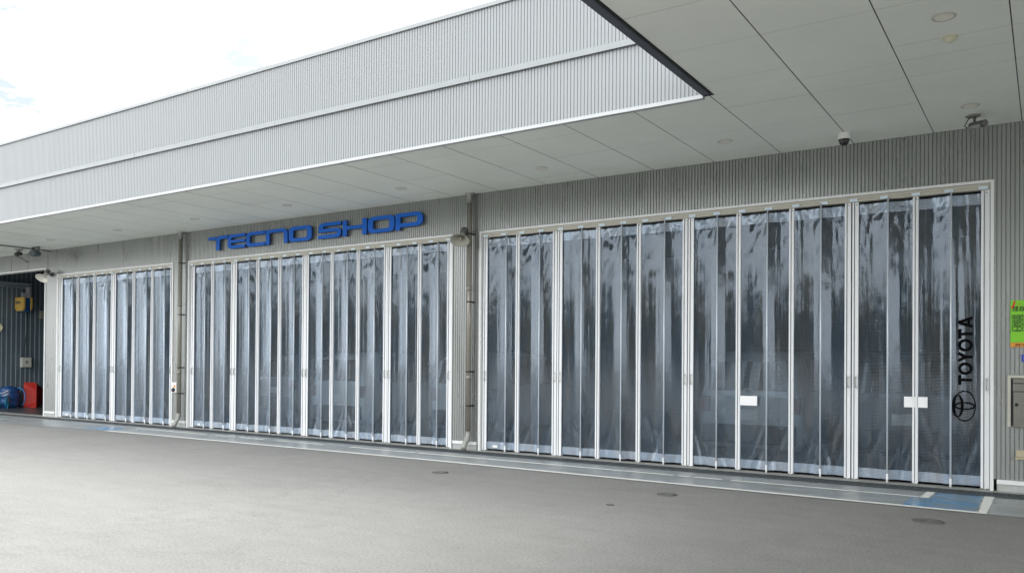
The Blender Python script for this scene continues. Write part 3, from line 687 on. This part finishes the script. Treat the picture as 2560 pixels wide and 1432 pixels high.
# ------------------------------------------------------------------ ceiling fittings
names = {-.79: 'recessed round downlight in the soffit right beside the bullet camera',
 -3.81: 'recessed round downlight in the soffit left of the white dome camera', -6.83: 'recessed round downlight in the soffit above the left part of the right bay',
 -9.80: 'recessed round downlight in the soffit between the last blue letter and the nearer downpipe', -12.81: 'recessed round downlight in the soffit above the blue letter N',
 -15.79: 'recessed round downlight in the soffit above the first blue letter', -18.79: 'faint recessed round downlight in the soffit just left of the farther downpipe',
 -21.84: 'faintest round downlight, in the soffit above the pale curtains'}
def downlight(x, y, lb):
    e = empty('downlight', (x, y, ZS), lb, 'downlight', 'round downlights in the soffit'); T = Matrix.Translation((x, y, ZS))
    q = MB(); q.lathe([(.102, -.001), (.102, -.008), (.092, -.012), (.086, -.010), (.080, -.004)], 32, T); q.build('trim_ring', mat('downlight_ring', (.50, .49, .44), .5), e)
    q = MB(); q.lathe([(.079, -.006), (.06, -.0045), (.03, -.004), (0, -.004)], 32, T); q.build('reflector', mat('downlight_reflector', (.90, .88, .78), .25, 0), e)
for x, lb in names.items(): downlight(x, -1.08, lb)
downlight(-.79, -4.05, 'largest round downlight, near the top right corner of the picture')
e = empty('smoke_detector', (-.79, -3.51, ZS), 'small cream round detector on the canopy ceiling just below the largest downlight', 'detector'); T = Matrix.Translation((-.79, -3.51, ZS))
q = MB(); q.lathe([(.062, -.001), (.064, -.016), (.058, -.022)], 28, T); q.build('base', mat('detector_cream', (.55, .52, .36), .5), e)
q = MB(); q.lathe([(.056, -.020), (.052, -.036), (.03, -.046), (.028, -.052), (0, -.054)], 28, T); q.build('cap', mat('detector_cap', (.62, .60, .46), .45), e)
e = empty('dome_camera', (-2.32, -.60, ZS), 'white and black dome security camera under the soffit above the right bay', 'security camera'); T = Matrix.Translation((-2.32, -.60, ZS))
q = MB(); q.lathe([(.082, -.001), (.082, -.004), (.079, -.006), (.083, -.070), (.080, -.082), (.068, -.085)], 32, T); q.build('housing', M_white, e)
q = MB(); q.lathe([(.078, -.083), (.066, -.098), (.062, -.115), (.055, -.140), (.036, -.158), (.015, -.165), (0, -.166)], 32, T); q.build('dome', mat('smoked_dome', (.004, .004, .005), .08, 0, .8), e)
# bullet camera on the right
e = empty('bullet_camera', (-.79, -.60, ZS), 'dark grey bullet security camera on a round plate at the right end of the soffit', 'security camera'); T = Matrix.Translation((-.79, -.60, ZS))
q = MB(); q.lathe([(.085, -.001), (.088, -.012), (.07, -.02), (0, -.02)], 28, T); q.build('mounting_plate', mat('camera_grey', (.22, .23, .21), .5), e)
q = MB(); q.tube([(-.775, -.60, ZS - .02), (-.775, -.60, ZS - .085)], .016, 12); q.build('stem', M_hornbody, e)
ax0 = Vector((-.83, -.52, ZS - .118)); ax1 = Vector((-.685, -.68, ZS - .145))
q = MB(); q.tube([ax0, ax0 + (ax1 - ax0) * .05, ax1], [.02, .036, .038], 18); bd = q.build('body', mat('camera_body', (.30, .31, .28), .45), e)
dd = (ax1 - ax0).normalized()
q = MB(); q.tube([ax1 - dd * .01, ax1 + dd * .012], .036, 18); q.build('lens', M_dark, bd)
q = MB(); q.tube([ax0 + Vector((0, 0, .012)) + dd * .02, ax1 + dd * .05 + Vector((0, 0, .010))], [.038, .042], 12); q.build('sunshield', M_hornbody, bd)
q = MB(); q.tube([(-.82, -.60, ZS - .02), (-.85, -.60, ZS - .05), (-.87, -.58, ZS - .085), (-.89, -.56, ZS - .11), (-.86, -.53, ZS - .13), (-.83, -.52, ZS - .12)], .006, 8); q.build('cable', M_dark, e)
# far-left camera and lamp
e = empty('bullet_camera', (-24.51, -.61, ZS), 'small black camera with a curved cable under the soffit at the far left edge', 'security camera'); T = Matrix.Translation((-24.51, -.61, ZS))
q = MB(); q.lathe([(.11, -.001), (.12, -.02), (.05, -.05), (.03, -.09), (0, -.09)], 20, T); q.build('mounting_plate', M_collar, e)
q = MB(); q.tube([(-24.58, -.64, ZS - .14), (-24.42, -.56, ZS - .12)], .05, 12); q.tube([(-24.51, -.61, ZS - .08), (-24.51, -.61, ZS - .22)], .02, 8); q.build('body', M_dark, e)
q = MB(); q.tube([(-24.58, -.62, ZS - .12), (-24.75, -.58, ZS - .10), (-24.95, -.45, ZS - .13), (-25.15, -.15, ZS - .20), (-25.2, -.01, ZS - .26)], .014, 8); q.build('cable', M_collar, e)
e = empty('floodlight', (-23.54, -.60, ZS), 'small dark round floodlight on a bracket under the soffit at the far left', 'floodlight')
q = MB(); q.box(-23.72, -23.36, -.63, -.57, ZS - .03, ZS - .001, .004); q.box(-23.70, -23.68, -.62, -.58, ZS - .12, ZS - .03); q.box(-23.40, -23.38, -.62, -.58, ZS - .12, ZS - .03); q.build('bracket', M_hornbody, e)
q = MB(); q.tube([(-23.62, -.46, ZS - .16), (-23.60, -.50, ZS - .165), (-23.50, -.72, ZS - .20), (-23.49, -.74, ZS - .20)], [.06, .085, .095, .08], 20); q.build('head', mat('floodlight_grey', (.10, .12, .13), .5), e)
q = MB(); q.tube([(-23.92, -.004, ZS - .022), (-23.92, FY + .06, ZS - .022)], .02, 10)
tag(q.build('conduit', mat('conduit_grey', (.24, .26, .26), .5)), 'thin grey conduit running under the soffit at the far left', 'conduit')

# ------------------------------------------------------------------ things on the piers and right wall
e = empty('control_box', (-17.95, -.05, .97), 'small white control box with orange sticker and black knob beside a downpipe', 'control box')
q = MB(); q.box(-18.055, -17.855, -.075, -.002, .845, 1.10, .006); q.build('case', M_white, e)
q = MB(); q.box(-17.965, -17.885, -.079, -.0755, .975, 1.03); q.build('sticker', M_orange, e)
q = MB(); T = Matrix.Translation((-17.955, -.075, .912)) @ Matrix.Rotation(R(90), 4, 'X'); q.lathe([(.055, 0), (.055, .02), (.035, .022), (.035, .045), (0, .045)], 24, T); q.build('knob', M_dark, e)
e = empty('cabinet', (-.1, 0, 1.17), 'grey steel cabinet with round lock in a cream frame on the right wall', 'cabinet')
q = MB(); q.box(-.435, -.40, -.03, .02, .85, 1.51, .003); q.box(-.40, .30, -.03, .02, 1.475, 1.51, .003); q.box(.30, .335, -.03, .02, .85, 1.51, .003); q.build('surround', M_cream, e)
q = MB(); q.box(-.40, .30, -.006, .0, .86, 1.475); q.build('recess', M_dark, e)
q = MB(); q.box(-.375, .28, -.05, -.007, 1.41, 1.466, .004); q.box(-.375, .28, -.05, -.007, 1.305, 1.402, .004); q.build('top_panel', M_steel, e)
q = MB(); q.box(-.370, .28, -.058, -.007, .845, 1.297, .006); d_ = q.build('door', M_steel, e)
q = MB(); T = Matrix.Translation((-.335, -.058, 1.135)) @ Matrix.Rotation(R(90), 4, 'X'); q.lathe([(.021, 0), (.021, .006), (.013, .006), (.013, .002), (.006, .002), (.006, .008), (0, .008)], 20, T); q.build('lock', M_dark, d_)
e = empty('outlet_cover', (-.28, -.02, .49), 'small beige outdoor outlet cover low on the right wall below the grey cabinet', 'outlet cover')
q = MB(); q.box(-.342, -.245, -.035, -.001, .47, .555, .006); q.build('back_plate', M_beige, e)
q = MB(); q.box(-.352, -.235, -.055, -.001, .44, .466, .005); q.build('hood', M_beige, e)
def text_obj(body, size, x, y, z, m, parent, name='lettering', ext=.0006, align='LEFT', shear=0, bold=0):
    cu = bpy.data.curves.new('t', 'FONT'); cu.body = body; cu.size = size; cu.extrude = ext; cu.align_x = align; cu.shear = shear; cu.offset = bold
    t = bpy.data.objects.new('t', cu); col.objects.link(t)
    dg = bpy.context.evaluated_depsgraph_get(); me = bpy.data.meshes.new_from_object(t.evaluated_get(dg))
    bpy.data.objects.remove(t); bpy.data.curves.remove(cu)
    me.transform(Matrix.Translation((x, y, z)) @ Matrix.Rotation(R(90), 4, 'X')); me.name = name; me.materials.clear(); me.materials.append(m)
    o = bpy.data.objects.new(name, me); col.objects.link(o); o.parent = parent; me.transform(parent_world(parent).inverted()); return o
e = empty('wall_sign', (-.15, -.02, 2.17), 'lime green notice with a red initial and dark Japanese text on the right wall', 'sign')
q = MB(); q.box(-.405, .10, -.022, -.002, 1.93, 2.47); q.build('board', M_green, e)
q = MB(); q.box(-.405, .10, -.022, -.002, 1.872, 1.927); q.build('orange_strip', M_orange, e)
M_dg = mat('dark_green_print', (.01, .05, .01), .5); M_rp = mat('red_print', (.65, .01, .02), .5)
text_obj('J', .085, -.385, -.0245, 2.395, M_rp, e, shear=.3, bold=.006)
text_obj('s', .07, -.325, -.0245, 2.40, mat('orange_print', (.6, .3, .02), .5), e, shear=.2)
text_obj('普通', .035, -.388, -.0245, 2.365, M_dg, e, bold=.001); text_obj('小型', .035, -.388, -.0245, 2.332, M_dg, e, bold=.001)
text_obj('自動車分解', .068, -.315, -.0245, 2.335, M_dg, e, bold=.0015)
for i, s in enumerate(['普通自動車（大型）の', '分解整備を行うこと', '普通自動車（中型）の', '分解整備を行うこと', '小型四輪自動車等の', '分解整備を行うこと', '軽　自　動　車', '分解整備を行うこと']):
    text_obj(s, .026, -.393, -.0245, 2.262 - i * .0275, M_dg, e, bold=.0006)
text_obj('・認証 関東運輸局長認証', .034, -.385, -.0245, 1.885, mat('brown_print', (.16, .05, .005), .5), e, bold=.001)
e = empty('number_plate_sign', (-.15, -.02, 1.73), 'small blue plate cut off by the right edge of the picture, above the cabinet', 'sign')
q = MB(); q.box(-.283, .02, -.02, -.002, 1.685, 1.775, .002); q.build('board', M_signblue, e)
text_obj('5', .07, -.262, -.0225, 1.705, M_white, e, bold=.002)

# ------------------------------------------------------------------ inside the open bay on the left
e = empty('reel_box', (-29.2, 2.2, 3.3), 'yellow and blue hose reel box hanging inside the open bay', 'hose reel')
X0, X1, Y0, Y1 = -29.90, -29.34, 1.90, 2.10
q = MB(); q.box(X0 + .03, X1 - .03, Y0 + .06, Y1 + .04, 3.28, 3.76, .01); q.build('case', M_bluepl, e)
def shield(xa, xb, y, nm, m):
    q = MB(); prof = [(3.78, 0), (3.45, 0), (3.36, .05), (3.31, .11)]
    return q
# the reel box: a blue drum housing between two yellow cheek plates, long axis towards the yard
q = MB()
pr = [(X0 - .02, 3.78), (X0 - .02, 3.42), (X0 + .06, 3.31), (X1 - .06, 3.31), (X1 + .02, 3.42), (X1 + .02, 3.78)]
va = [q.bm.verts.new((a_, Y0, b_)) for a_, b_ in pr]; vb = [q.bm.verts.new((a_, Y0 + .055, b_)) for a_, b_ in pr]
q.bm.faces.new(va); q.bm.faces.new(vb[::-1])
for i in range(6): q.bm.faces.new((va[i], va[(i + 1) % 6], vb[(i + 1) % 6], vb[i]))
q.build('cheek_plate', M_yellow, e)
q = MB()
va = [q.bm.verts.new((a_, Y1 + .045, b_)) for a_, b_ in pr]; vb = [q.bm.verts.new((a_, Y1 + .09, b_)) for a_, b_ in pr]
q.bm.faces.new(va); q.bm.faces.new(vb[::-1])
for i in range(6): q.bm.faces.new((va[i], va[(i + 1) % 6], vb[(i + 1) % 6], vb[i]))
q.build('cheek_plate', M_yellow, e)
text_obj('Nitto', .15, X0 + .03, Y0 - .003, 3.56, mat('reel_print', (.03, .06, .14), .5), e, bold=.004)
q = MB(); q.box(-29.86, -29.62, 2.22, 2.30, 3.76, 4.16, .006); q.box(-29.80, -29.7, 2.05, 2.22, 3.8, 3.95, .01); q.build('hanger', mat('hanger_grey', (.40, .42, .43), .5), e)
q = MB(); q.tube([(-29.7, 2.2, 3.30), (-29.72, 2.21, 2.6), (-29.8, 2.18, 2.1), (-29.9, 2.2, 1.72)], .014, 8); q.build('hose', M_dark, e)
q = MB(); q.box(-29.97, -29.80, .3, 2.40, 4.235, 4.30, .004); q.box(-29.97, -29.85, .3, 2.40, 4.13, 4.16, .003); q.box(-29.98, -29.93, .3, 2.38, 4.16, 4.235)
tag(q.build('ceiling_rail', mat('rail_grey', (.30, .36, .40), .5)), 'grey steel rail along the top of the ribbed wall inside the open bay', 'rail')
e = empty('switch_box', (-29.9, 2.28, 1.54), 'pale square switch box on the ribbed wall inside the open bay', 'switch box')
q = MB(); q.box(-29.98, -29.84, 2.12, 2.44, 1.37, 1.71, .01); q.build('case', mat('switch_grey', (.62, .62, .55), .5), e)
q = MB(); q.box(-29.845, -29.82, 2.265, 2.295, 1.50, 1.60, .004); q.build('lever', M_dark, e)
q = MB(); T = Matrix.Translation((-29.98, 1.36, 2.72)) @ Matrix.Rotation(R(90), 4, 'Y'); q.lathe([(.17, 0), (.17, .04), (.15, .05), (.145, .035), (0, .035)], 32, T)
tag(q.build('wall_clock', mat('clock_cream', (.72, .66, .42), .4)), 'round cream wall clock cut off by the left edge, inside the open bay', 'clock')
q = MB(); q.box(-29.98, -29.86, 2.74, 2.95, 3.10, 3.38, .01)
tag(q.build('junction_box', mat('junction_beige', (.36, .35, .30), .6)), 'dull beige junction box on the inner wall beside the doorway edge', 'junction box')
# red cart
e = empty('cart', (-29.0, 2.1, 0), 'red plastic cart tipped up on its nose inside the open bay', 'cart')
d1 = Vector((.99, .12, 0)).normalized(); nrm = Vector((.12, -.99, 0)).normalized(); c0 = Vector((-29.0, 2.0, 0))
def loop(cen, wv, hz0, hz1, hw, rr=.05, k=5):
    pts = []
    for cx_, cz, a0 in ((hw - rr, hz1 - rr, 0), (-hw + rr, hz1 - rr, 90), (-hw + rr, hz0 + rr, 180), (hw - rr, hz0 + rr, 270)):
        for i in range(k + 1):
            t = R(a0 + 90 * i / k); pts.append(cen + wv * (cx_ + rr * math.cos(t)) + Vector((0, 0, cz + rr * math.sin(t))))
    return pts
q = MB(); rings = [loop(c0 + nrm * .02, d1, .015, .86, .335), loop(c0, d1, .013, .86, .35), loop(c0 - nrm * .01, d1, .04, .83, .32), loop(c0 - nrm * .48 + d1 * .16, d1, .24, .52, .14)]
rings_in = [loop(c0 + nrm * .02, d1, .015, .86, .335), loop(c0 + nrm * .02, d1, .045, .83, .305), loop(c0 - nrm * .42 + d1 * .14, d1, .27, .50, .12)]
def skin(rs):
    vv = [[q.bm.verts.new(p) for p in r_] for r_ in rs]
    for a_, b_ in zip(vv, vv[1:]):
        for i in range(len(a_)): f = q.bm.faces.new((a_[i], a_[(i + 1) % len(a_)], b_[(i + 1) % len(a_)], b_[i])); f.smooth = True
    q.bm.faces.new(vv[-1])
skin(rings); skin(rings_in); q.build('tub', M_red, e)
q = MB(); pb = c0 - nrm * .40
q.tube([c0 - nrm * .02 + Vector((0, 0, .84)) + d1 * .2, pb + Vector((0, 0, .62)) + d1 * .13, pb + Vector((0, 0, .2)) + d1 * .15, c0 - nrm * .2 + Vector((0, 0, .04)) + d1 * .22], .016, 8)
q.build('frame', M_dark, e)
for s in (-.17, .2):
    q = MB(); T = Matrix.Translation(c0 - nrm * .33 + d1 * s + Vector((0, 0, .15))) @ d1.to_track_quat('Z', 'Y').to_matrix().to_4x4(); q.lathe([(0, -.03), (.09, -.03), (.14, -.02), (.145, 0), (.14, .02), (.09, .03), (0, .03)], 24, T); q.build('wheel', M_rubber, e)
# blue drum and hose, cyan reel
e = empty('drum', (-29.6, 1.6, 0), 'blue plastic drum with a hose looped over it inside the open bay', 'drum'); T = Matrix.Translation((-29.6, 1.6, 0))
q = MB(); q.lathe([(0, .013), (.28, .013), (.31, .05), (.32, .22), (.305, .24), (.325, .26), (.325, .48), (.305, .50), (.315, .52), (.30, .66), (.24, .70), (.08, .71), (.08, .74), (0, .74)], 32, T); q.build('body', M_bluepl, e)
q = MB(); q.tube([(-29.30 + .20 * math.cos(t), 1.78 + .10 * math.cos(t), .36 + .31 * math.sin(t)) for t in [R(-60 + 12 * k) for k in range(24)]], .022, 8, cap=True); q.build('hose', mat('hose_blue', (.03, .18, .42), .4), e)
q = MB(); q.tube([(-29.6, 1.25, .50), (-29.3, 1.30, .52), (-29.15, 1.36, .60)], .012, 6); q.tube([(-29.6, 1.25, .36), (-29.3, 1.30, .42), (-29.1, 1.36, .52)], .012, 6); q.build('strap', M_white, e)
e = empty('cable_reel', (-28.95, 1.15, 0), 'cyan hose reel standing on the floor at the far left edge', 'cable reel')
axr = Vector((.75, .66, 0)).normalized(); Q = axr.to_track_quat('Z', 'Y').to_matrix().to_4x4()
for s in (-.11, .11):
    q = MB(); T = Matrix.Translation(Vector((-28.95, 1.15, .24)) + axr * s) @ Q; q.lathe([(0, -.01), (.20, -.01), (.21, 0), (.20, .01), (0, .01)], 32, T); q.build('flange', M_cyan, e)
q = MB(); T = Matrix.Translation((-28.95, 1.15, .24)) @ Q; q.lathe([(.11, -.1), (.14, -.08), (.14, .08), (.11, .1)], 28, T); q.build('winding', mat('winding_blue', (.02, .08, .2), .5), e)
q = MB(); c_ = Vector((-28.95, 1.15, 0)); q.tube([c_ - axr * .16 + Vector((.1, -.12, .02)), c_ - axr * .14 + Vector((0, 0, .24)), c_ - axr * .16 + Vector((-.1, .12, .02))], .012, 8); q.tube([c_ + axr * .16 + Vector((.1, -.12, .02)), c_ + axr * .14 + Vector((0, 0, .24)), c_ + axr * .16 + Vector((-.1, .12, .02))], .012, 8); q.build('stand', M_cyan, e)

# ------------------------------------------------------------------ cars inside (seen dimly through the film)
def car(x, y, rz, paint, label, badge=False):
    """hatchback, rear towards -y in its own frame"""
    e = empty('parked_car', (x, y, .013), label, 'car', 'cars inside the workshop', rz)
    st = [(0.0, .42, .92, .98, .70, .60), (.05, .28, 1.0, 1.20, .80, .68), (.16, .24, 1.02, 1.50, .835, .66), (.40, .22, 1.02, 1.60, .845, .66), (1.3, .22, 1.0, 1.64, .845, .66), (2.1, .22, .98, 1.60, .845, .65), (2.7, .22, .96, 1.30, .845, .68), (3.15, .22, .93, 1.0, .84, .76), (3.7, .24, .82, .86, .81, .70), (3.95, .34, .70, .74, .70, .55)]
    bm = bmesh.new(); rings = []; K = 1.13
    for (yy, zb, zl, zr, wb, wr) in st:
        zb, zl, zr = zb * K, zl * K, zr * K
        half = [(0, zb), (wb * .85, zb), (wb, zb + .12), (wb + .01, (zb + zl) / 2), (wb - .02, zl), (wr + .02, zr - .06), (wr - .08, zr), (0, zr + .015)]
        pts = [(a_, b_) for a_, b_ in half] + [(-a_, b_) for a_, b_ in half[-2:0:-1]]
        rings.append([bm.verts.new((a_, yy, b_)) for a_, b_ in pts])
    for a_, b_ in zip(rings, rings[1:]):
        n_ = len(a_)
        for i in range(n_): f = bm.faces.new((a_[i], a_[(i + 1) % n_], b_[(i + 1) % n_], b_[i])); f.smooth = True
    bm.faces.new(rings[0]); bm.faces.new(rings[-1][::-1])
    bmesh.ops.recalc_face_normals(bm, faces=bm.faces)
    me = bpy.data.meshes.new('body'); bm.to_mesh(me); bm.free(); me.materials.append(paint)
    o = bpy.data.objects.new('body', me); col.objects.link(o); o.parent = e
    def pt(q, nm, m, par=e): return q.build(nm, m, par, local=True)
    q = MB(); q.quad((-.60, .005, 1.06 * K), (.60, .005, 1.06 * K), (.56, .125, 1.47 * K), (-.56, .125, 1.47 * K)); o_ = q.build('rear_window', M_glass, e, local=True)
    for s in (-1, 1):
        q = MB(); q.quad((s * .845, .45, 1.05 * K), (s * .845, 2.55, 1.02 * K), (s * .72, 2.2, 1.50 * K), (s * .72, .62, 1.54 * K)); pt(q, 'side_window', M_glass)
        q = MB(); q.box(min(s * .62, s * .80), max(s * .62, s * .80), -.02, .09, .85, 1.10, .015); pt(q, 'tail_lamp', M_redlamp)
        for yy in (.72, 3.2):
            q = MB(); T = Matrix.Translation((s * .76, yy, .30)) @ Matrix.Rotation(R(90), 4, 'Y'); q.lathe([(0, -.09), (.2, -.09), (.29, -.08), (.30, 0), (.29, .09), (.2, .105), (0, .10)], 24, T); wo_ = pt(q, 'wheel', M_rubber)
            q = MB(); T = Matrix.Translation((s * .865, yy, .30)) @ Matrix.Rotation(R(90), 4, 'Y'); q.lathe([(0, -.004), (.12, 0), (.19, .004), (.19, -.01)], 24, T); q.build('rim', M_chrome, wo_, local=True)
    q = MB(); q.box(-.74, .74, -.06, .06, .36, .66, .03); pt(q, 'bumper', mat('dark_bumper', (.03, .035, .04), .5))
    q = MB(); q.box(-.165, .165, -.035, -.01, .74, .905, .004); pt(q, 'number_plate', M_blank)
    if badge:
        q = MB()
        for (cz, a_, b_) in ((0, .085, .058), (.02, .062, .026), (0, .02, .052)):
            q.tube([(a_ * math.cos(t), -.018, 1.178 + cz + b_ * math.sin(t)) for t in [2 * math.pi * k / 28 for k in range(29)]], .007, 6, cap=False)
        pt(q, 'emblem', M_chrome)
    return e
car(-13.1, .62, R(0), M_carw, 'white hatchback seen dimly through the middle bay curtains')
car(-9.72, .70, R(0), M_carw, 'white car partly visible through the curtain beside the right end of the middle bay')
car(-18.1, 3.2, R(0), M_cars, 'grey car seen faintly through the left part of the middle bay curtains')
car(-3.98, .60, R(0), mat('light_silver_paint', (.55, .58, .60), .25, .2, .5, coat=.5), 'silver hatchback behind the right bay curtains with a round chrome badge', True)
car(-1.75, .8, R(0), M_carb, 'dark car behind the curtain at the right end of the right bay')

# ------------------------------------------------------------------ dark trees added out of view behind the camera for the films to reflect
tb = bmesh.new(); rr = random.Random(3)
for i in range(2600):
    x = rr.uniform(-62, 14); hmax = 6.6 + 1.5 * math.sin(x * .21) + 1.0 * math.sin(x * .63 + 1)
    c = Vector((x, -52 + rr.uniform(-3, 3), rr.uniform(.2, 1) ** .8 * hmax)); s0 = rr.uniform(.5, 1.1)
    vs = [tb.verts.new(c + Vector((rr.gauss(0, s0), rr.gauss(0, s0), rr.gauss(0, s0 * .8)))) for _ in range(4)]
    tb.faces.new(vs[:3]); tb.faces.new((vs[0], vs[2], vs[3])); tb.faces.new((vs[1], vs[3], vs[2]))
me = bpy.data.meshes.new('added_trees'); tb.to_mesh(me); tb.free(); me.materials.append(mat('added_foliage', (.035, .055, .03), .8))
o = bpy.data.objects.new('added_trees', me); col.objects.link(o); tag(o, 'dark tree mass added out of view for the curtains to reflect', 'trees', kind='stuff')
